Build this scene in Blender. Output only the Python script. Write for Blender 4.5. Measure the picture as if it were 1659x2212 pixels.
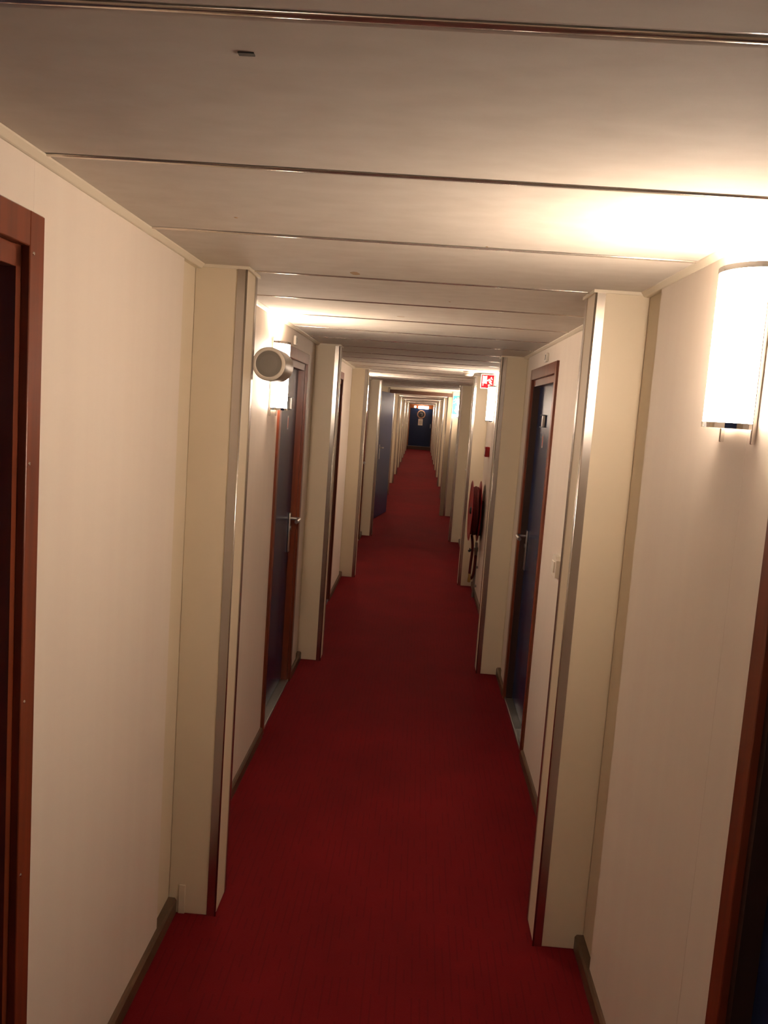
import bpy, bmesh, math, random
from mathutils import Vector, Matrix
random.seed(7)
for o in list(bpy.data.objects): bpy.data.objects.remove(o, do_unlink=True)
S = bpy.context.scene
COL = S.collection

# ------------------------------------------------------------------ camera
F_PX, PITCH, YAW, ROLL, EYE = 1838.12, -6.7772, -2.0532, 4.0583, 1.6982
pt, yw, rl = (math.radians(a) for a in (PITCH, YAW, ROLL))
fw = Vector((math.sin(yw)*math.cos(pt), math.cos(yw)*math.cos(pt), math.sin(pt)))
rt = fw.cross(Vector((0, 0, 1))).normalized()
up = rt.cross(fw)
R_ = rt*math.cos(rl) + up*math.sin(rl)
U_ = up*math.cos(rl) - rt*math.sin(rl)
cam = bpy.data.cameras.new('camera'); co = bpy.data.objects.new('camera', cam); COL.objects.link(co)
M = Matrix((R_, U_, -fw)).transposed().to_4x4(); M.translation = Vector((0, 0, EYE)); co.matrix_world = M
cam.sensor_fit = 'VERTICAL'; cam.sensor_height = 36.0; cam.lens = F_PX/2212*36; cam.clip_start = .02; cam.clip_end = 200
S.camera = co
# ------------------------------------------------------------------ world / exposure
W = bpy.data.worlds.new('world'); S.world = W; W.use_nodes = True
W.node_tree.nodes['Background'].inputs[0].default_value = (0, 0, 0, 1)
W.node_tree.nodes['Background'].inputs[1].default_value = 0
vs = S.view_settings; vs.view_transform = 'Standard'; vs.look = 'None'; vs.gamma = 1; vs.use_curve_mapping = False
vs.exposure = 0.2
LAMP_RGB = (1.0, .79, .62)      # warm sconce light
SHADE_E, BULB_W = 56.0, 20.0

# ------------------------------------------------------------------ dimensions (m)
H = 2.10
WL, WR = -.7026, .6379          # wall faces
XL, XR = -.5597, .4931          # inner faces of the pilasters
Y1, ST, PD = 2.6194, 2.9353, .16
YEND, YBACK = 40.02, -3.3
def YP(n): return Y1 + (n-1)*ST
def wx(s, d): return (WL + d) if s < 0 else (WR - d)

# ------------------------------------------------------------------ materials
MATS = {}
def mat(name, col, rough=.5, metal=0, emit=None, estr=0, noise=None, bump=None, coat=0, spec=.5, aniso=0):
    m = bpy.data.materials.new(name); m.use_nodes = True
    nt = m.node_tree; b = nt.nodes['Principled BSDF']
    b.inputs['Base Color'].default_value = (*col, 1); b.inputs['Roughness'].default_value = rough
    b.inputs['Metallic'].default_value = metal; b.inputs['Specular IOR Level'].default_value = spec
    b.inputs['Coat Weight'].default_value = coat; b.inputs['Anisotropic'].default_value = aniso
    if emit:
        b.inputs['Emission Color'].default_value = (*emit, 1); b.inputs['Emission Strength'].default_value = estr
    if noise or bump:
        tc = nt.nodes.new('ShaderNodeTexCoord')
    if noise:       # (scale xyz, amount, colour2)
        sc, amt, c2 = noise
        mp = nt.nodes.new('ShaderNodeMapping'); mp.inputs['Scale'].default_value = sc
        nz = nt.nodes.new('ShaderNodeTexNoise'); nz.inputs['Scale'].default_value = 1; nz.inputs['Detail'].default_value = 5
        mx = nt.nodes.new('ShaderNodeMix'); mx.data_type = 'RGBA'
        rp = nt.nodes.new('ShaderNodeMapRange'); rp.inputs[1].default_value = .3; rp.inputs[2].default_value = .7
        rp.inputs[3].default_value = 0; rp.inputs[4].default_value = amt
        mx.inputs[6].default_value = (*col, 1); mx.inputs[7].default_value = (*c2, 1)
        nt.links.new(tc.outputs['Object'], mp.inputs[0]); nt.links.new(mp.outputs[0], nz.inputs[0])
        nt.links.new(nz.outputs[0], rp.inputs[0]); nt.links.new(rp.outputs[0], mx.inputs[0])
        nt.links.new(mx.outputs[2], b.inputs['Base Color'])
    if bump:        # (scale xyz, strength, distance)
        sc, st, di = bump
        mp = nt.nodes.new('ShaderNodeMapping'); mp.inputs['Scale'].default_value = sc
        nz = nt.nodes.new('ShaderNodeTexNoise'); nz.inputs['Scale'].default_value = 1; nz.inputs['Detail'].default_value = 4
        bp = nt.nodes.new('ShaderNodeBump'); bp.inputs['Strength'].default_value = st; bp.inputs['Distance'].default_value = di
        nt.links.new(tc.outputs['Object'], mp.inputs[0]); nt.links.new(mp.outputs[0], nz.inputs[0])
        nt.links.new(nz.outputs[0], bp.inputs['Height']); nt.links.new(bp.outputs[0], b.inputs['Normal'])
    MATS[name] = m
    return m
mat('wall_vinyl', (.74, .66, .57), .55, noise=((3, 14, .5), .6, (.70, .61, .53)), bump=((300, 300, 60), .08, .001))
mat('pilaster_cream', (.70, .61, .46), .50, noise=((2, 2, 1.5), .6, (.655, .56, .415)))
mat('ceiling_paint', (.66, .61, .54), .85, spec=.2, noise=((11, 20, 8), .8, (.59, .535, .465)), bump=((70, 170, 70), .12, .001))
mat('ceiling_edge', (.68, .63, .56), .13)
mat('joint_metal', (.66, .60, .52), .18, .75)
mat('trim_cream', (.70, .63, .50), .45)
mat('aluminium', (.60, .57, .53), .27, 1, aniso=.4, noise=((3, 3, .6), .5, (.50, .47, .43)))
mat('dark_gap', (.03, .022, .018), .8)
mat('baseboard_brown', (.13, .075, .042), .38, noise=((6, 3, 40), .8, (.06, .034, .02)))
mat('navy_paint', (.012, .024, .075), .30, noise=((3, 3, 2), .5, (.016, .028, .080)), spec=.10)
mat('mahogany', (.19, .040, .014), .34, noise=((40, 40, 2.2), .9, (.10, .022, .009)), coat=.12)
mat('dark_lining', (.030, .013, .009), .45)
mat('navy_laminate', (.012, .024, .075), .27, noise=((3, 3, 2), .5, (.016, .028, .080)), spec=.32)
mat('satin_steel', (.55, .53, .50), .32, 1)
mat('chrome', (.80, .78, .75), .08, 1)
mat('sill_metal', (.42, .41, .38), .38, .9)
mat('lamp_glass', (.9, .85, .78), .4, emit=LAMP_RGB, estr=SHADE_E)
mat('lamp_plate', (.80, .76, .70), .4)
mat('speaker_shell', (.30, .27, .225), .36, .55)
mat('speaker_ring', (.78, .71, .60), .55)
mat('white_plastic', (.74, .69, .60), .4)
mat('black_plastic', (.012, .012, .013), .4)
mat('fire_red', (.26, .009, .012), .42, spec=.3)
mat('hose_red', (.110, .012, .011), .65, spec=.25, noise=((60, 60, 60), .6, (.06, .008, .008)))
mat('brass', (.55, .38, .14), .3, 1)
mat('grey_steel', (.33, .31, .28), .38, .9)
mat('sign_red', (.26, .003, .008), .7, spec=.08)
mat('sign_white', (.60, .58, .52), .6, spec=.15)
mat('sign_green', (.0, .42, .36), .4)
mat('paper', (.82, .72, .62), .7)
mat('ink', (.16, .10, .08), .7)
mat('sticker_red', (.50, .13, .11), .6)
mat('frame_brown', (.085, .036, .020), .45, noise=((40, 4, 40), .6, (.06, .024, .014)))
mat('jamb_beige', (.36, .28, .19), .5)
mat('orange_wood', (.42, .13, .035), .4, noise=((4, 40, 40), .8, (.30, .085, .022)))
mat('stain', (.45, .28, .13), .7)
mat('glow_tube', (.9, .88, .85), .4, emit=(1.0, .84, .66), estr=14)
mat('glyph_grey', (.30, .26, .24), .5)
mat('ring_pale', (.46, .24, .15), .4)

# speaker grille: fine perforation
m = mat('speaker_grille', (.10, .092, .082), .6, .2); nt = m.node_tree
tc = nt.nodes.new('ShaderNodeTexCoord'); vo = nt.nodes.new('ShaderNodeTexVoronoi'); vo.inputs['Scale'].default_value = 320
vo.inputs['Randomness'].default_value = .05
rp = nt.nodes.new('ShaderNodeMapRange'); rp.inputs[1].default_value = .15; rp.inputs[2].default_value = .3
mx = nt.nodes.new('ShaderNodeMix'); mx.data_type = 'RGBA'; mx.inputs[6].default_value = (.06, .054, .047, 1); mx.inputs[7].default_value = (.26, .24, .21, 1)
nt.links.new(tc.outputs['Object'], vo.inputs[0]); nt.links.new(vo.outputs[0], rp.inputs[0]); nt.links.new(rp.outputs[0], mx.inputs[0])
nt.links.new(mx.outputs[2], nt.nodes['Principled BSDF'].inputs['Base Color'])

# carpet: dark red loop pile with fine lengthwise broken lines
m = mat('carpet', (.17, .010, .013), .95, spec=.15); nt = m.node_tree; b = nt.nodes['Principled BSDF']
def N(t): return nt.nodes.new(t)
L = nt.links.new
tc = N('ShaderNodeTexCoord')
sx = N('ShaderNodeSeparateXYZ'); L(tc.outputs['Object'], sx.inputs[0])
def math_(op, a, bb=None, c=None):
    n = N('ShaderNodeMath'); n.operation = op
    for i, v in enumerate((a, bb, c)):
        if v is None: continue
        if isinstance(v, (int, float)): n.inputs[i].default_value = v
        else: L(v, n.inputs[i])
    return n.outputs[0]
fr = math_('FRACT', math_('MULTIPLY', sx.outputs[0], 42.0))
line = math_('LESS_THAN', fr, .22)
mp = N('ShaderNodeMapping'); mp.inputs['Scale'].default_value = (42, 16, 1); L(tc.outputs['Object'], mp.inputs[0])
fl = N('ShaderNodeVectorMath'); fl.operation = 'FLOOR'; L(mp.outputs[0], fl.inputs[0])
wn = N('ShaderNodeTexWhiteNoise'); L(fl.outputs[0], wn.inputs[0])
dash = math_('MULTIPLY', line, math_('GREATER_THAN', wn.outputs[0], .45))
nz = N('ShaderNodeTexNoise'); nz.inputs['Scale'].default_value = 420; nz.inputs['Detail'].default_value = 3; L(tc.outputs['Object'], nz.inputs[0])
big = N('ShaderNodeTexNoise'); big.inputs['Scale'].default_value = 2.2; big.inputs['Detail'].default_value = 3; L(tc.outputs['Object'], big.inputs[0])
m1 = N('ShaderNodeMix'); m1.data_type = 'RGBA'; m1.inputs[6].default_value = (.195, .0055, .0085, 1); m1.inputs[7].default_value = (.112, .0035, .006, 1)
L(math_('ADD', math_('MULTIPLY', dash, .42), math_('MULTIPLY', nz.outputs[0], .35)), m1.inputs[0])
m2 = N('ShaderNodeMix'); m2.data_type = 'RGBA'; m2.blend_type = 'MULTIPLY'; m2.inputs[0].default_value = .5
L(m1.outputs[2], m2.inputs[6]); L(big.outputs[0], m2.inputs[7]); L(m2.outputs[2], b.inputs['Base Color'])
bp = N('ShaderNodeBump'); bp.inputs['Strength'].default_value = .5; bp.inputs['Distance'].default_value = .003
L(nz.outputs[0], bp.inputs['Height']); L(bp.outputs[0], b.inputs['Normal'])
b.inputs['Sheen Weight'].default_value = .15; b.inputs['Sheen Roughness'].default_value = .5; b.inputs['Sheen Tint'].default_value = (.6, .05, .06, 1)

# ------------------------------------------------------------------ mesh helpers
def BM(): return bmesh.new()
def box(bm, x0, x1, y0, y1, z0, z1, bev=0, seg=2, mi=0):
    x0, x1 = sorted((x0, x1)); y0, y1 = sorted((y0, y1)); z0, z1 = sorted((z0, z1))
    vs_ = [bm.verts.new((x, y, z)) for x in (x0, x1) for y in (y0, y1) for z in (z0, z1)]
    fs = []
    for idx in ((0, 1, 3, 2), (4, 6, 7, 5), (0, 4, 5, 1), (2, 3, 7, 6), (0, 2, 6, 4), (1, 5, 7, 3)):
        f = bm.faces.new([vs_[i] for i in idx]); f.material_index = mi; fs.append(f)
    if bev:
        es = list({e for f in fs for e in f.edges})
        r = bmesh.ops.bevel(bm, geom=es, offset=bev, segments=seg, profile=.5, affect='EDGES', clamp_overlap=True)
        for f in r['faces']: f.smooth = True
    return bm
def prism(bm, pts, axis, a0, a1, smooth=False):
    """extrude the 2-D outline pts along axis ('x','y','z')"""
    def P(p, a): return {'x': (a, p[0], p[1]), 'y': (p[0], a, p[1]), 'z': (p[0], p[1], a)}[axis]
    A = [bm.verts.new(P(p, a0)) for p in pts]; B = [bm.verts.new(P(p, a1)) for p in pts]
    n = len(pts)
    bm.faces.new(A); bm.faces.new(B[::-1])
    for i in range(n):
        f = bm.faces.new((A[i], B[i], B[(i+1) % n], A[(i+1) % n])); f.smooth = smooth
    return bm
def lathe(bm, prof, origin, axis, n=32, close=False):
    """prof: (radius, along); axis 'x','y','z'"""
    rings = []
    o = Vector(origin)
    for r, a in prof:
        ring = []
        for k in range(n):
            t = 2*math.pi*k/n; c, s = math.cos(t)*r, math.sin(t)*r
            p = {'x': (a, c, s), 'y': (c, a, s), 'z': (c, s, a)}[axis]
            ring.append(bm.verts.new(o + Vector(p)))
        rings.append(ring)
    for i in range(len(rings)-1 if not close else len(rings)):
        A, B = rings[i], rings[(i+1) % len(rings)]
        for k in range(n):
            f = bm.faces.new((A[k], A[(k+1) % n], B[(k+1) % n], B[k])); f.smooth = True
    if not close:
        for rg in (rings[0], rings[-1]): bm.faces.new(rg)
    return bm
def tube(bm, pts, r, n=12, cap=True):
    pts = [Vector(p) for p in pts]; rings = []
    up_ = Vector((0, 0, 1)); prev = None
    for i, p in enumerate(pts):
        d = (pts[min(i+1, len(pts)-1)] - pts[max(i-1, 0)]).normalized()
        a = prev if prev is not None else (d.cross(up_) if abs(d.z) < .95 else d.cross(Vector((1, 0, 0))))
        a = (a - d*a.dot(d)).normalized(); b_ = d.cross(a); prev = a
        rr = r[i] if isinstance(r, (list, tuple)) else r
        rings.append([bm.verts.new(p + a*math.cos(2*math.pi*k/n)*rr + b_*math.sin(2*math.pi*k/n)*rr) for k in range(n)])
    for A, B in zip(rings, rings[1:]):
        for k in range(n):
            f = bm.faces.new((A[k], A[(k+1) % n], B[(k+1) % n], B[k])); f.smooth = True
    if cap: bm.faces.new(rings[0]); bm.faces.new(rings[-1][::-1])
    return bm
def smooth_path(pts, k=6):
    pts = [Vector(p) for p in pts]; out = []
    for i in range(len(pts)-1):
        p0, p1, p2, p3 = pts[max(i-1, 0)], pts[i], pts[i+1], pts[min(i+2, len(pts)-1)]
        for j in range(k):
            t = j/k
            out.append(.5*((2*p1) + (p2-p0)*t + (2*p0-5*p1+4*p2-p3)*t*t + (3*p1-p0-3*p2+p3)*t**3))
    return out + [pts[-1]]
def mesh(bm, name, *ms):
    bmesh.ops.recalc_face_normals(bm, faces=bm.faces[:])
    for e in bm.edges:
        if len(e.link_faces) == 2 and e.calc_face_angle(0) > .6: e.smooth = False
    me = bpy.data.meshes.new(name); bm.to_mesh(me); bm.free()
    for mm in ms: me.materials.append(MATS[mm])
    return me
def put(name, data, parent=None, loc=(0, 0, 0), rz=0):
    o = bpy.data.objects.new(name, data); COL.objects.link(o); o.location = loc; o.rotation_euler = (0, 0, rz)
    if parent: o.parent = parent
    return o
def obj(name, bm, m, parent=None, loc=(0, 0, 0), rz=0):
    ms = m if isinstance(m, tuple) else (m,)
    return put(name, mesh(bm, name, *ms), parent, loc, rz)
def tag(o, label, cat, group=None, kind=None):
    o['label'] = label; o['category'] = cat
    if group: o['group'] = group
    if kind: o['kind'] = kind
    return o
def thing(name, label, cat, loc=(0, 0, 0), group=None, kind=None):
    return tag(put(name, None, None, loc), label, cat, group, kind)
def copy_tree(o, parent=None):
    c = o.copy(); COL.objects.link(c); c.parent = parent
    for ch in list(o.children): copy_tree(ch, c)
    return c
ORD = ['', 'first', 'second', 'third', 'fourth', 'fifth', 'sixth', 'seventh', 'eighth', 'ninth', 'tenth', 'eleventh', 'twelfth', 'thirteenth', 'fourteenth']
SIDE = {-1: 'left', 1: 'right'}

# ------------------------------------------------------------------ setting: floor, ceiling, end walls
fl_ = obj('floor', box(BM(), WL-.15, WR+.15, YBACK-.1, YEND+.15, -.05, 0), 'carpet')
tag(fl_, 'long dark red carpet running the length of the corridor', 'carpet', kind='structure')

ce = obj('ceiling', box(BM(), WL-.15, WR+.15, YBACK-.1, YEND+.15, H+.022, H+.07), 'dark_gap')
tag(ce, 'low cream ceiling of cross-laid metal planks', 'ceiling', kind='structure')
SEAM0, SEAMP, GAP = .937, .5863, .008
pb = BM()
ed = [(.0, .018), (.0004, .008), (.0010, .0045), (.002, .0030), (.004, .0018), (.007, .0009), (.010, .0003), (.013, 0)]
prof = [(GAP/2+a, H+c) for a, c in ed] + [(SEAMP-GAP/2-a, H+c) for a, c in ed[::-1]]
prism(pb, prof, 'x', WL-.01, WR+.01)
for f in pb.faces:
    ys = [v.co.y for v in f.verts]
    if max(ys)-min(ys) < .01 and len(f.verts) == 4: f.smooth = True; f.material_index = 1
pm = mesh(pb, 'ceiling_panel', 'ceiling_paint', 'ceiling_edge')
jb = BM(); prism(jb, [(.0055*math.cos(math.pi*t/10), H+.001-.0036*math.sin(math.pi*t/10)) for t in range(11)], 'x', WL-.01, WR+.01, True)
jm = mesh(jb, 'joint_strip', 'joint_metal')
k0 = int(math.floor((YBACK-SEAM0)/SEAMP)); k = k0
while SEAM0 + k*SEAMP < YEND:
    put('ceiling_panel', pm, ce, (0, SEAM0 + k*SEAMP, 0)); put('joint_strip', jm, ce, (0, SEAM0 + k*SEAMP, 0)); k += 1
# marks on the ceiling
obj('ceiling_slot', box(BM(), -.245, -.226, 1.036, 1.045, H-.0015, H+.001), 'black_plastic', ce)
for (x, y, rx, ry) in ((-.231, 2.612, .014, .028), (-.444, 1.937, .004, .004), (.124, 2.084, .003, .003), (.07, 3.115, .004, .006), (-.12, 3.7, .016, .006)):
    b_ = BM(); prism(b_, [(x+rx*math.cos(t*math.pi/6)*(1+.2*math.sin(t*2.1)), y+ry*math.sin(t*math.pi/6)) for t in range(12)], 'z', H-.0007, H+.0005)
    obj('ceiling_stain', b_, 'stain', ce)

we = obj('wall_end', box(BM(), WL-.15, WR+.15, YEND, YEND+.12, 0, H+.02), 'orange_wood')
tag(we, 'orange wood end wall around the far navy door', 'wall', kind='structure')
wb = obj('wall_back', box(BM(), WL-.15, WR+.15, YBACK-.12, YBACK, 0, H+.02), 'wall_vinyl')
tag(wb, 'cream wall closing the corridor behind the viewer', 'wall', kind='structure')

# ------------------------------------------------------------------ walls, pilasters, trims
PANEL, DW = .014, .97           # panel thickness, door casing outer width
DTOP = 1.995
REC = .17                       # bare strip in front of every pilaster
DOORS = {-1: {}, 1: {}}         # niche -> casing far edge
for n in range(1, 14):
    far = YP(n) - (1.09 if n % 2 else .43)
    for s in (-1, 1):
        if s > 0 and n == 3: continue           # hose reel there
        if n <= 4: DOORS[s][n] = far
WALLS = {}
TR, BB = {}, {}
for s in (-1, 1):
    side = SIDE[s]
    bm = BM()
    y = YBACK
    for n in sorted(DOORS[s]):
        y1 = DOORS[s][n]; y0 = y1 - DW
        box(bm, wx(s, -PANEL), wx(s, -.13), y, y0+.02, 0, H+.02)
        box(bm, wx(s, -PANEL), wx(s, -.13), y0+.02, y1-.02, DTOP-.02, H+.02)
        y = y1 - .02
    box(bm, wx(s, -PANEL), wx(s, -.13), y, YEND, 0, H+.02)
    w = obj('wall_'+side, bm, 'pilaster_cream')
    tag(w, f'cream panelled {side} wall with a row of projecting pilasters', 'wall', kind='structure'); WALLS[s] = w
    t = thing('trim_1' if s < 0 else 'trim_2', f'cream angle trim along the top of the {side} wall', 'trim', (wx(s, 0), 0, H), kind='structure'); TR[s] = t
    bb = thing('baseboard_'+side, f'dark brown baseboard along the foot of the {side} wall', 'baseboard', (wx(s, 0), 0, 0), kind='structure'); BB[s] = bb
    # pilaster (shared meshes, local origin on the wall face at the pilaster's front)
    depth = (XL-WL) if s < 0 else (WR-XR)
    g = -s                                       # local x direction into the corridor
    b1 = BM(); box(b1, g*-(PANEL+.0), g*depth, 0, PD, 0, H, .003, 2); pm1 = mesh(b1, 'pilaster', 'pilaster_cream')
    b2 = BM(); box(b2, g*(depth-.027), g*(depth+.0025), -.0025, .0, 0, H-.004); box(b2, g*depth, g*(depth+.0025), -.0, .004, 0, H-.004)
    tube(b2, [(g*(depth+.0005), -.0005, 0), (g*(depth+.0005), -.0005, H-.005)], .0035, 10)
    pm2 = mesh(b2, 'corner_strip', 'aluminium')
    b3 = BM(); box(b3, g*depth, g*(depth+.0025), PD-.026, PD+.0025, 0, H-.004); box(b3, g*(depth-.027), g*depth, PD, PD+.0025, 0, H-.004)
    pm3 = mesh(b3, 'corner_strip', 'aluminium')
    b4 = BM()                                    # angle lip round the head
    for (a0, a1, c0, c1) in ((.0, depth+.009, -.006, -.0), (depth+.0025, depth+.009, -.0, PD+.016), (.0, depth+.009, PD+.0025, PD+.016)):
        box(b4, g*a0, g*a1, c0, c1, H-.009, H+.001)
    pm4 = mesh(b4, 'head_trim', 'trim_cream')
    # crown profile: sloped angle
    for n in range(0, 15):
        ya = YP(n-1) + PD if n > 0 else YBACK
        yb = YP(n) if n <= 13 else YEND
        ya2, yb2 = ya, yb
        if n <= 13:
            p_ = put('pilaster', pm1, w, (wx(s, 0), YP(n), 0))
            put('corner_strip', pm2, p_); put('corner_strip', pm3, p_); put('head_trim', pm4, p_)
        # niche wall panels
        doors = DOORS[s].get(n)
        segs = []
        stop = yb - REC if n <= 13 else yb
        if doors:
            d0, d1 = doors-DW, doors
            segs += [(ya, d0+.02), (d1-.02, stop)]
            obj('wall_panel', box(BM(), g*-PANEL, 0, d0+.0201, d1-.0201, DTOP-.02, H), 'wall_vinyl', w, (wx(s, 0), 0, 0))
        else:
            segs += [(ya, stop)]
        for (a, c) in segs:
            cuts = [a, a+.19, c] if (s > 0 and n % 2 and doors and c-a > .75) else [a, c]
            for u, v in zip(cuts, cuts[1:]):
                if v-u > .02:
                    obj('wall_panel', box(BM(), g*-PANEL, 0, u+.0003, v-.0003, 0, H, .0005, 1), 'wall_vinyl', w, (wx(s, 0), 0, 0))
        # crown and baseboard
        pr = [(g*-PANEL, -.014), (g*.003, -.014), (g*.006, -.0125), (g*.015, -.003), (g*.016, .0005), (g*-PANEL, .0005)]
        obj('crown_strip', prism(BM(), pr, 'y', ya2, yb2), 'trim_cream', t)
        bsegs = [(ya, doors-DW), (doors, yb)] if doors else [(ya, yb)]
        for (a, c) in bsegs:
            bp_ = [(g*-PANEL, 0), (g*.014, 0), (g*.014, .044), (g*.008, .052), (g*-PANEL, .053)]
            obj('baseboard_piece', prism(BM(), bp_, 'y', a+.0005, c-.0005), 'baseboard_brown', bb)
# scuffed filler piece at the foot of the first pilaster on the left
obj('foot_filler', box(BM(), WL+.02, WL+.042, YP(1)-.004, YP(1)+.002, 0, .10, .0015, 1), 'pilaster_cream', WALLS[-1])

# ------------------------------------------------------------------ cabin doors
def door_meshes(s, near):
    g = -s; Mx = {}
    cw = .055
    b = BM()                                       # casing + jamb lining, one continuous wooden frame
    for (y0, y1) in ((-DW, -DW+cw), (-cw, 0)):
        box(b, g*-.10, g*.012, y0, y1, 0, DTOP, .002, 1)
    box(b, g*-.10, g*.012, -DW+cw, -cw, DTOP-.06, DTOP, .002, 1)
    Mx['door_frame'] = mesh(b, 'door_frame', 'mahogany')
    b = BM()
    for (y0, y1) in ((-DW+cw, -DW+cw+.020), (-cw-.020, -cw)):
        box(b, g*-.040, g*-.003, y0, y1, 0, DTOP-.06)
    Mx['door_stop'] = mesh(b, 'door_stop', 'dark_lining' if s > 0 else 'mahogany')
    b = BM(); box(b, g*-.040, g*-.003, -DW+cw, -cw, DTOP-.098, DTOP-.0605, .001, 1)
    Mx['head_strip'] = mesh(b, 'head_strip', 'mahogany')
    b = BM(); box(b, g*-.082, g*-.040, -DW+cw+.004, -cw-.004, .022, DTOP-.064, .002, 1)
    Mx['door_leaf'] = mesh(b, 'door_leaf', 'navy_laminate')
    b = BM(); box(b, g*-.10, g*.004, -DW+cw, -cw, 0, .016, .003, 2)
    Mx['threshold'] = mesh(b, 'threshold', 'sill_metal')
    b = BM(); hy = (-DW+cw+.06) if near else (-cw-.06); q = 1 if near else -1                          # handle plate + lever on the far stile
    box(b, g*-.040, g*-.030, hy-.021, hy+.021, .82, 1.055, .003, 2)
    Mx['handle_plate'] = mesh(b, 'handle_plate', 'satin_steel')
    b = BM(); tube(b, [(g*-.032, hy, 1.022), (g*.009, hy, 1.022)], .010, 14)
    tube(b, smooth_path([(g*.004, hy, 1.022), (g*.018, hy+q*.004, 1.022), (g*.024, hy+q*.02, 1.022), (g*.024, hy+q*.07, 1.021), (g*.022, hy+q*.125, 1.020)], 5), .011, 14)
    lathe(b, [(.009, g*-.040), (.015, g*-.038), (.015, g*-.026), (.009, g*-.025)], (0, hy, .965), 'x', 16)
    Mx['lever'] = mesh(b, 'lever', 'satin_steel')
    yc = -DW/2 + .12
    b = BM(); prism(b, [(g*(-.040+.014*math.sin(t*math.pi/8)), yc-.055+.11*(t/8)) for t in range(9)] , 'z', 1.672, 1.732)
    Mx['number_holder'] = mesh(b, 'number_holder', 'satin_steel')
    b = BM()
    for z in (1.668, 1.732): box(b, g*-.040, g*-.023, yc-.06, yc+.06, z, z+.004, .001, 1)
    box(b, g*-.040, g*-.033, yc-.066, yc-.05, 1.668, 1.736, .001, 1)
    Mx['holder_edge'] = mesh(b, 'holder_edge', 'black_plastic')
    b = BM(); box(b, g*-.0405, g*-.0392, yc-.022, yc+.020, 1.555, 1.632)
    Mx['sticker'] = mesh(b, 'sticker', 'paper_film')
    b = BM(); box(b, g*-.0392, g*-.0388, yc-.012, yc+.010, 1.565, 1.62)
    Mx['sticker_print'] = mesh(b, 'sticker_print', 'sticker_red')
    return Mx
mat('satin_wood', (.40, .30, .22), .4)
mat('paper_film', (.34, .27, .24), .35)
DM = {(s, k): door_meshes(s, k) for s in (-1, 1) for k in (False, True)}
DOORLAB = {(-1, 1): 'dark cabin door with mahogany frame cut by the left edge of the photo',
           (1, 1): 'dark cabin door with mahogany frame cut by the lower right edge of the photo',
           (-1, 2): 'navy cabin door in mahogany frame beside the lit lamp behind the round loudspeaker',
           (1, 2): 'navy cabin door in mahogany frame with silver number holder on the right wall',
           (-1, 3): 'cabin door of which only the dark frame edge shows behind the second left pilaster',
           (-1, 4): 'cabin door with wooden frame and lever just before the open navy fire door',
           (1, 4): 'cabin door hidden in the fourth bay of the right wall'}
dn = 0
for n in range(1, 5):
    for s in (-1, 1):
        if n not in DOORS[s]: continue
        dn += 1
        d = thing(f'door_{dn}', DOORLAB[(s, n)], 'door', (wx(s, 0), DOORS[s][n], 0), kind='structure')
        D = DM[(s, n % 2 == 1)]
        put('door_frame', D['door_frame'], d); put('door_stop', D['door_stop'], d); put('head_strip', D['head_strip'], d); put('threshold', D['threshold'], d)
        lf = put('door_leaf', D['door_leaf'], d)
        put('handle_plate', D['handle_plate'], lf); put('lever', D['lever'], lf)
        put('number_holder', D['number_holder'], lf); put('holder_edge', D['holder_edge'], lf)
        put('sticker', D['sticker'], lf); put('sticker_print', D['sticker_print'], lf)

# screws shining on the casing at the left edge
for z in (1.925, 1.56, 1.12, .78):
    obj('screw', lathe(BM(), [(.0035, 0), (.003, .0012), (.0008, .0016)], (WL+.012, DOORS[-1][1]-.042, z), 'x', 10), 'chrome', None)
    o = bpy.data.objects[-1] if False else None
for o in [o for o in COL.objects if o.name.startswith('screw')]:
    dpar = [q for q in COL.objects if q.name == 'door_1'][0]
    o.parent = dpar; o.location = -Vector(dpar.location)

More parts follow.
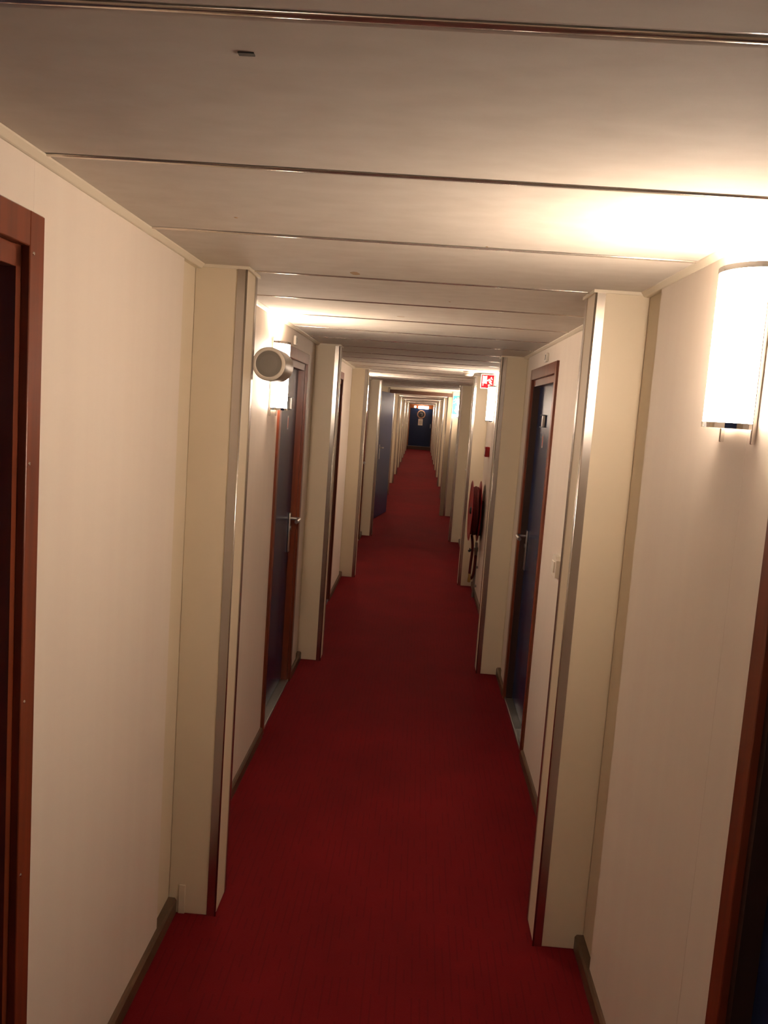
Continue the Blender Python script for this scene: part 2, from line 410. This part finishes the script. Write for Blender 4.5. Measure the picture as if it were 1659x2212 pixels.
# ------------------------------------------------------------------ sconces
def sconce_meshes(s):
    g = -s; ry, dp, h = .085, .066, .31
    def arc(k, sc=1., n=20): 
        t = math.pi*k/n
        return (g*(.004+dp*sc*math.sin(t)), -ry*sc*math.cos(t))
    n = 20; D = {}
    b = BM(); outer = [arc(k) for k in range(n+1)]; inner = [arc(k, .965) for k in range(n+1)]
    for ring in (0,):
        vo = [[b.verts.new((p[0], p[1], z)) for p in outer] for z in (.008, h-.008)]
        vi = [[b.verts.new((p[0], p[1], z)) for p in inner] for z in (.008, h-.008)]
        for k in range(n):
            for q in ((vo[0][k], vo[0][k+1], vo[1][k+1], vo[1][k]), (vi[0][k], vi[1][k], vi[1][k+1], vi[0][k+1]),
                      (vo[0][k], vi[0][k], vi[0][k+1], vo[0][k+1]), (vo[1][k], vo[1][k+1], vi[1][k+1], vi[1][k])):
                f = b.faces.new(q); f.smooth = True
        for e in (0, n):
            b.faces.new((vo[0][e], vo[1][e], vi[1][e], vi[0][e]))
    D['glass_shade'] = mesh(b, 'glass_shade', 'lamp_glass')
    b = BM(); box(b, 0, g*.004, -.062, .062, .02, h-.02, .001, 1)
    D['back_plate'] = mesh(b, 'back_plate', 'lamp_plate')
    for nm, z0, z1 in (('lower_rim', -.002, .009), ('upper_rim', h-.009, h+.002)):
        b = BM(); o_ = [arc(k, 1.03) for k in range(n+1)]; i_ = [arc(k, .93) for k in range(n+1)]
        prism(b, o_ + i_[::-1], 'z', z0, z1)
        D[nm] = mesh(b, nm, 'chrome')
    b = BM(); prism(b, [arc(k, .94) for k in range(n+1)], 'z', .001, .006); D['bottom_cap'] = mesh(b, 'bottom_cap', 'lamp_plate')
    b = BM()
    for y in (-.088, .082): box(b, g*.0, g*.009, y, y+.006, -.030, h+.020, .001, 1)
    D['side_rail'] = mesh(b, 'side_rail', 'chrome')
    b = BM(); lathe(b, [(.004, .07), (.016, .075), (.017, .11), (.014, .20), (.004, .225)], (g*.032, 0, 0), 'z', 14)
    D['bulb'] = mesh(b, 'bulb', 'glow_tube')
    return D
SM = {s: sconce_meshes(s) for s in (-1, 1)}
SZ = 1.668
def sconce(s, y, label, z=SZ, watts=BULB_W):
    t = thing('wall_lamp', label, 'lamp', (wx(s, 0), y, z), 'half-round wall lamps along the corridor')
    for k, v in SM[s].items(): put(k, v, t)
    ld = bpy.data.lights.new('bulb_light', 'POINT'); ld.energy = watts; ld.color = LAMP_RGB; ld.shadow_soft_size = .02
    o = bpy.data.objects.new('bulb_light', ld); COL.objects.link(o); o.parent = t; o.location = (-s*.045, 0, .275)
    return t
for n in range(0, 14):
    s = 1 if n % 2 else -1
    y = YP(n) - (.875 if s > 0 else 1.565) + (.47 if n == 5 else 0)
    lab = {1: 'large bright white lamp cut by the right edge of the photo', 2: 'lit white lamp on the left wall half hidden by the round loudspeaker',
           3: 'glowing white lamp under the red hose sign on the right wall', 5: 'white lamp glaring in front of the green exit sign',
           0: 'white wall lamp on the left wall behind the viewer'}.get(n, f'half-round white wall lamp in the {ORD[n]} bay on the {SIDE[s]} wall')
    sconce(s, y, lab, 1.713 if n == 1 else SZ, {1: 30, 3: 5}.get(n, BULB_W))

# ------------------------------------------------------------------ loudspeaker behind the first left pilaster
sp = thing('loudspeaker', 'round beige cylindrical loudspeaker with grey grille on the left wall', 'loudspeaker', (-.522, 2.86, 1.826))
R0, LEN = .0565, .185
obj('shell', lathe(BM(), [(R0-.004, .002), (R0-.001, .004), (R0, .010), (R0, LEN-.008), (R0-.004, LEN-.001), (R0-.02, LEN)], (0, 0, 0), 'y', 48), 'speaker_shell', sp)
obj('front_ring', lathe(BM(), [(.0435, .004), (.0435, -.001), (.046, -.003), (R0-.005, -.002), (R0-.001, .002), (R0-.002, .006)], (0, 0, 0), 'y', 48, close=True), 'speaker_ring', sp)
obj('grille', lathe(BM(), [(.044, .003), (.0435, .0005), (.025, -.001), (.004, -.0016)], (0, 0, 0), 'y', 48), 'speaker_grille', sp)
b = BM(); tube(b, [(-.05, .09, 0), (-.181, .09, 0)], .009, 14); lathe(b, [(.03, -.181), (.03, -.175), (.012, -.171)], (0, .09, 0), 'x', 20)
obj('wall_bracket', b, 'speaker_shell', sp)

# ------------------------------------------------------------------ small wall fittings
def sensor(s, y, label):
    g = -s
    t = thing('door_sensor', label, 'sensor', (wx(s, 0), y, 2.034), 'small square units above the doors')
    b = BM(); box(b, 0, g*.014, -.028, .028, -.024, .024, .004, 2); obj('housing', b, 'white_plastic', t)
    b = BM(); box(b, g*.0135, g*.0150, -.012, .018, -.013, .014, .001, 1); obj('window', b, 'black_plastic', t)
    b = BM(); prism(b, [(-.010, -.012), (-.004, -.013), (.012, .010), (.007, .013)], 'x', g*.0148, g*.0162); obj('painted_glint', b, 'white_plastic', t)  # slanted white streak, a glint painted onto the dark window
sensor(-1, 4.56, 'small square unit high on the left wall between lamp and door')
sensor(1, 4.56, 'small square unit high on the right wall above the navy door')
t = thing('wall_switch', 'small faceted beige switch box on the right wall beside the first pilaster', 'switch', (WR, 3.66, 1.085))
b = BM(); prism(b, [(-.055, -.044), (.055, -.044), (.055, .030), (.035, .046), (-.035, .046), (-.055, .030)], 'x', 0, -.020); obj('housing', b, 'white_plastic', t)
b = BM(); box(b, -.019, -.026, -.03, .03, -.026, .022, .003, 2); obj('rocker', b, 'white_plastic', t)
t = thing('fire_call_point', 'small red fire call point on the right wall above the hose reel', 'call point', (WR, 7.80, 1.392))
b = BM(); box(b, 0, -.040, -.045, .045, -.045, .045, .004, 2); obj('housing', b, 'fire_red', t)
b = BM(); box(b, -.0395, -.0415, -.028, .028, -.026, .026, .001, 1); obj('press_glass', b, 'sign_white', t)
for (x, y, lab) in ((.394, 7.73, 'white round smoke detector on the ceiling before the red hose sign'), (.405, 20.7, 'tiny white smoke detector on the ceiling beyond the brown lintel')):
    t = thing('smoke_detector', lab, 'smoke detector', (x, y, H), 'ceiling smoke detectors')
    obj('base', lathe(BM(), [(.052, .0), (.052, -.012), (.046, -.016)], (0, 0, 0), 'z', 28), 'white_plastic', t)
    obj('head', lathe(BM(), [(.040, -.015), (.042, -.026), (.036, -.038), (.020, -.043)], (0, 0, 0), 'z', 28), 'white_plastic', t)

# ------------------------------------------------------------------ fire hose reel (third bay, right wall)
reel = thing('fire_hose_reel', 'red fire hose reel with hanging hose on the right wall', 'fire hose', (WR, 7.95, 0))
zc, rf = .828, .282
def flange(d, inward):
    b = BM(); q = .012*inward
    lathe(b, [(.03, -(d)), (.10, -(d)), (.15, -(d+q*.6)), (rf-.02, -(d+q*.6)), (rf-.008, -(d+q)), (rf, -(d+q*.8)), (rf, -(d+q*.8-.004)), (rf-.018, -(d+q*.6-.004)), (.15, -(d+q*.6-.004)), (.10, -(d-.004)), (.03, -(d-.004))], (0, 0, zc), 'x', 48, close=True)
    return b
obj('flange', flange(.108, 1), 'fire_red', reel); obj('flange', flange(.048, -1), 'fire_red', reel)
obj('drum', lathe(BM(), [(.15, -.050), (.15, -.106)], (0, 0, zc), 'x', 32), 'fire_red', reel)
obj('hub', lathe(BM(), [(.032, -.0), (.032, -.118), (.022, -.124), (.008, -.126)], (0, 0, zc), 'x', 20), 'black_plastic', reel)
b = BM()
for (dd, rr) in ((.062, .165), (.082, .165), (.100, .165), (.062, .190), (.082, .190), (.098, .190), (.064, .214), (.080, .219), (.096, .212)):
    tube(b, [(-dd+.002*math.sin(a*.7), rr*math.sin(2*math.pi*a/40), zc+rr*math.cos(2*math.pi*a/40)) for a in range(41)], .0135, 10, cap=False)
hs = obj('hose', b, 'hose_red', reel)
tube_pts = smooth_path([(-.085, -.02, .60), (-.075, -.04, .54), (-.070, -.05, .46), (-.076, -.055, .34), (-.079, -.05, .24), (-.074, -.035, .195), (-.058, -.02, .19), (-.040, -.01, .23), (-.034, -.005, .34), (-.033, 0, .47)], 6)
obj('hose_tail', tube(BM(), tube_pts, .0125, 12), 'hose_red', reel)
obj('mounting_arm', box(BM(), 0, -.048, -.035, .035, .60, .93, .004, 2), 'black_plastic', reel)
b = BM(); lathe(b, [(.008, .40), (.014, .405), (.016, .44), (.021, .45), (.021, .48), (.013, .49), (.012, .53)], (-.033, 0, 0), 'z', 16)
tube(b, [(-.033, 0, .465), (-.075, -.02, .468)], .008, 10); obj('valve', b, 'grey_steel', reel)
b = BM(); tube(b, [(-.072, -.045, .468), (-.105, -.06, .452)], [.008, .012], 12); box(b, -.09, -.10, -.062, -.05, .462, .482, .002, 1); obj('valve_handle', b, 'black_plastic', reel)
obj('nozzle', lathe(BM(), [(.006, .155), (.014, .160), (.014, .19), (.011, .21), (.0125, .24)], (-.079, -.05, 0), 'z', 14), 'brass', reel)
b = BM(); tube(b, [(-.026, .03, .0), (-.026, .03, .44)], .012, 12)
for z in (.28, .10): box(b, 0, -.03, .012, .048, z, z+.022, .002, 1)
obj('supply_pipe', b, 'grey_steel', reel)

# ------------------------------------------------------------------ signs
def plate(name, label, cat, x0, x1, y, z0, z1, border, face, m_border='sign_white', parent=None):
    t = thing(name, label, cat, ((x0+x1)/2, y, z0))
    hw, h = (x1-x0)/2, z1-z0
    obj('plate', box(BM(), -hw, hw, -.002, .002, 0, h, .0006, 1), m_border, t)
    obj('sign_face', box(BM(), -hw+border, hw-border, -.0026, -.0021, border, h-border), face, t)
    return t, hw, h
def glyph(t, name, pts, m, y=-.0027, th=.0004):
    obj(name, prism(BM(), pts, 'y', y-th, y), m, t)
sg, hw, h = plate('hose_reel_sign', 'red square sign with white hose reel and flames above the lamp', 'sign', .512, .637, 7.86, 1.962, 2.092, .0065, 'sign_red')
glyph(sg, 'reel_symbol', [(-.049, .110), (-.044, .117), (-.040, .112), (-.014, .112), (-.010, .117), (-.005, .110), (-.007, .104), (-.007, .052), (-.005, .046), (-.010, .042), (-.014, .046), (-.036, .046), (-.037, .026), (-.043, .024), (-.043, .046), (-.049, .048), (-.047, .056), (-.047, .104)], 'sign_white')
glyph(sg, 'hub_symbol', [(-.006, .076), (.003, .082), (.008, .078), (.008, .070), (.003, .066), (-.006, .072)], 'sign_white')
for dx, dz in ((0, 0), (.004, -.022), (.004, -.044)):
    glyph(sg, 'flame_symbol', [(.006+dx, .088+dz), (.012+dx, .074+dz), (.026+dx, .062+dz), (.040+dx, .060+dz), (.040+dx, .068+dz), (.028+dx, .076+dz), (.020+dx, .096+dz), (.016+dx, .084+dz)] if dz > -.04 else [(.004, .034), (.010, .022), (.030, .014), (.042, .016), (.030, .028), (.018, .040)], 'sign_white')
glyph(sg, 'flame_symbol', [(.024, .103), (.032, .088), (.042, .078), (.045, .088), (.038, .096), (.036, .108)], 'sign_white')

ex, hw, h = plate('exit_sign', 'tall green and white exit sign on the pilaster before the brown lintel', 'sign', .497, .634, YP(5)-.0065, 1.715, 2.035, .008, 'sign_green')
glyph(ex, 'doorway_symbol', [(.004, .168), (.052, .168), (.052, .290), (.004, .290)], 'sign_white')
glyph(ex, 'running_figure', [(-.030, .262), (-.022, .274), (-.010, .270), (-.008, .258), (.010, .248), (.024, .232), (.018, .226), (.002, .236), (-.004, .218), (.014, .204), (.010, .176), (.000, .176), (.002, .198), (-.014, .208), (-.030, .184), (-.050, .184), (-.050, .194), (-.034, .196), (-.020, .222), (-.022, .244), (-.034, .236), (-.042, .222), (-.050, .226), (-.040, .246)], 'sign_white', -.0033)
glyph(ex, 'arrow_symbol', [(-.012, .150), (.012, .150), (.012, .080), (.034, .080), (0, .030), (-.034, .080), (-.012, .080)], 'sign_white')

# ------------------------------------------------------------------ fire door standing open at the fifth pilasters
Y5 = YP(5)
dn += 1
fd = thing(f'door_{dn}', 'navy fire door standing open along the left wall below a brown lintel', 'door', (0, Y5, 0), kind='structure')
obj('lintel', box(BM(), XL+.003, XR-.003, -.012, .09, 2.000, 2.056, .002, 1), 'frame_brown', fd)
obj('head_filler', box(BM(), XL+.003, XR-.003, .01, .09, 2.056, H), 'trim_cream', fd)
obj('jamb', box(BM(), XR-.066, XR-.003, 0, .09, 0, 2.000, .002, 1), 'jamb_beige', fd)
obj('jamb', box(BM(), XL+.003, XL+.066, 0, .09, 0, 2.000, .002, 1), 'jamb_beige', fd)
A = Vector((-.640, 13.16-Y5)); B = Vector((-.480, 14.29-Y5)); dirv = (B-A).normalized(); nrm = Vector((dirv.y, -dirv.x)); ang = math.atan2(dirv.y, dirv.x)
LL = (B-A).length
leaf = obj('door_leaf', box(BM(), 0, LL, 0, .044, .010, 1.992, .002, 1), 'navy_paint', fd, (A.x, A.y, 0), ang)
obj('handle_plate', box(BM(), .10, .145, -.010, 0, .94, 1.17, .003, 2), 'satin_steel', leaf)
b = BM(); tube(b, [(.122, -.008, 1.12), (.122, -.045, 1.12)], .010, 12); tube(b, [(.122, -.045, 1.12), (.20, -.05, 1.12)], .010, 12); obj('lever', b, 'satin_steel', leaf)
for z in (.25, 1.0, 1.75):
    obj('hinge', lathe(BM(), [(.008, z-.05), (.008, z+.05)], (LL+.006, .012, 0), 'z', 12), 'satin_steel', leaf)

# ------------------------------------------------------------------ far end
dn += 1
ed = thing(f'door_{dn}', 'far navy door with round plaque at the end of the corridor', 'door', (0, YEND, 0), kind='structure')
lf = obj('door_leaf', box(BM(), -.545, .497, -.045, -.002, .165, 1.92, .002, 1), 'navy_laminate', ed)
obj('sill', box(BM(), -.60, .56, -.09, -.002, 0, .155, .004, 1), 'frame_brown', ed)
obj('sill_cap', box(BM(), -.60, .56, -.095, -.002, .155, .165), 'sill_metal', ed)
for (a, c) in ((-.60, -.548), (.50, .56)): obj('door_frame', box(BM(), a, c, -.06, -.002, .165, 1.975, .002, 1), 'orange_wood', ed)
obj('door_head', box(BM(), -.548, .50, -.06, -.002, 1.923, 1.975, .002, 1), 'orange_wood', ed)
obj('handle_plate', box(BM(), .428, .456, -.051, -.045, 1.03, 1.23, .002, 1), 'grey_steel', lf)
b = BM(); tube(b, smooth_path([(.442, -.05, 1.20), (.442, -.085, 1.20), (.442, -.085, 1.06), (.442, -.05, 1.06)], 4), .009, 10); obj('pull_handle', b, 'satin_steel', lf)
pl = thing('round_plaque', 'round dark plaque with pale ring and numeral on the far door', 'sign', (-.02, YEND-.045, 1.645))
obj('disc', lathe(BM(), [(.15, -.001), (.15, -.008), (.02, -.009)], (0, 0, 0), 'y', 36), 'black_plastic', pl)
obj('ring', lathe(BM(), [(.15, -.001), (.15, -.018), (.165, -.024), (.190, -.018), (.195, -.001)], (0, 0, 0), 'y', 40, close=True), 'ring_pale', pl)
glyph(pl, 'numeral', [(-.055, .075), (.055, .075), (.055, .055), (.048, -.085), (.024, -.085), (.030, .050), (-.055, .050)], 'glyph_grey', -.0095, .001)
nt_ = thing('paper_notice', 'white paper notice under the round plaque on the far door', 'notice', (-.035, YEND-.046, 1.135))
obj('sheet', box(BM(), -.105, .105, -.002, 0, 0, .30), 'paper', nt_)
for (z, w_) in ((.24, .06), (.175, .075), (.16, .07), (.115, .08), (.095, .08), (.055, .05)):
    obj('text_line', box(BM(), -w_, w_, -.0026, -.0021, z, z+.010), 'ink', nt_)
el = thing('door_light', 'bright white light fitting above the far door', 'lamp', (.06, YEND, 1.90))
obj('housing', box(BM(), -.24, .24, -.09, -.062, .0, .14, .004, 1), 'lamp_plate', el)
obj('diffuser', box(BM(), -.235, .235, -.16, -.09, .004, .136, .012, 2), 'glow_tube', el)
e2 = thing('indicator_light', 'small white light left of the fitting above the far door', 'lamp', (-.325, YEND, 1.93))
obj('housing', box(BM(), -.045, .045, -.08, -.062, 0, .10, .003, 1), 'lamp_plate', e2)
obj('diffuser', box(BM(), -.04, .04, -.11, -.08, .005, .095, .008, 2), 'glow_tube', e2)
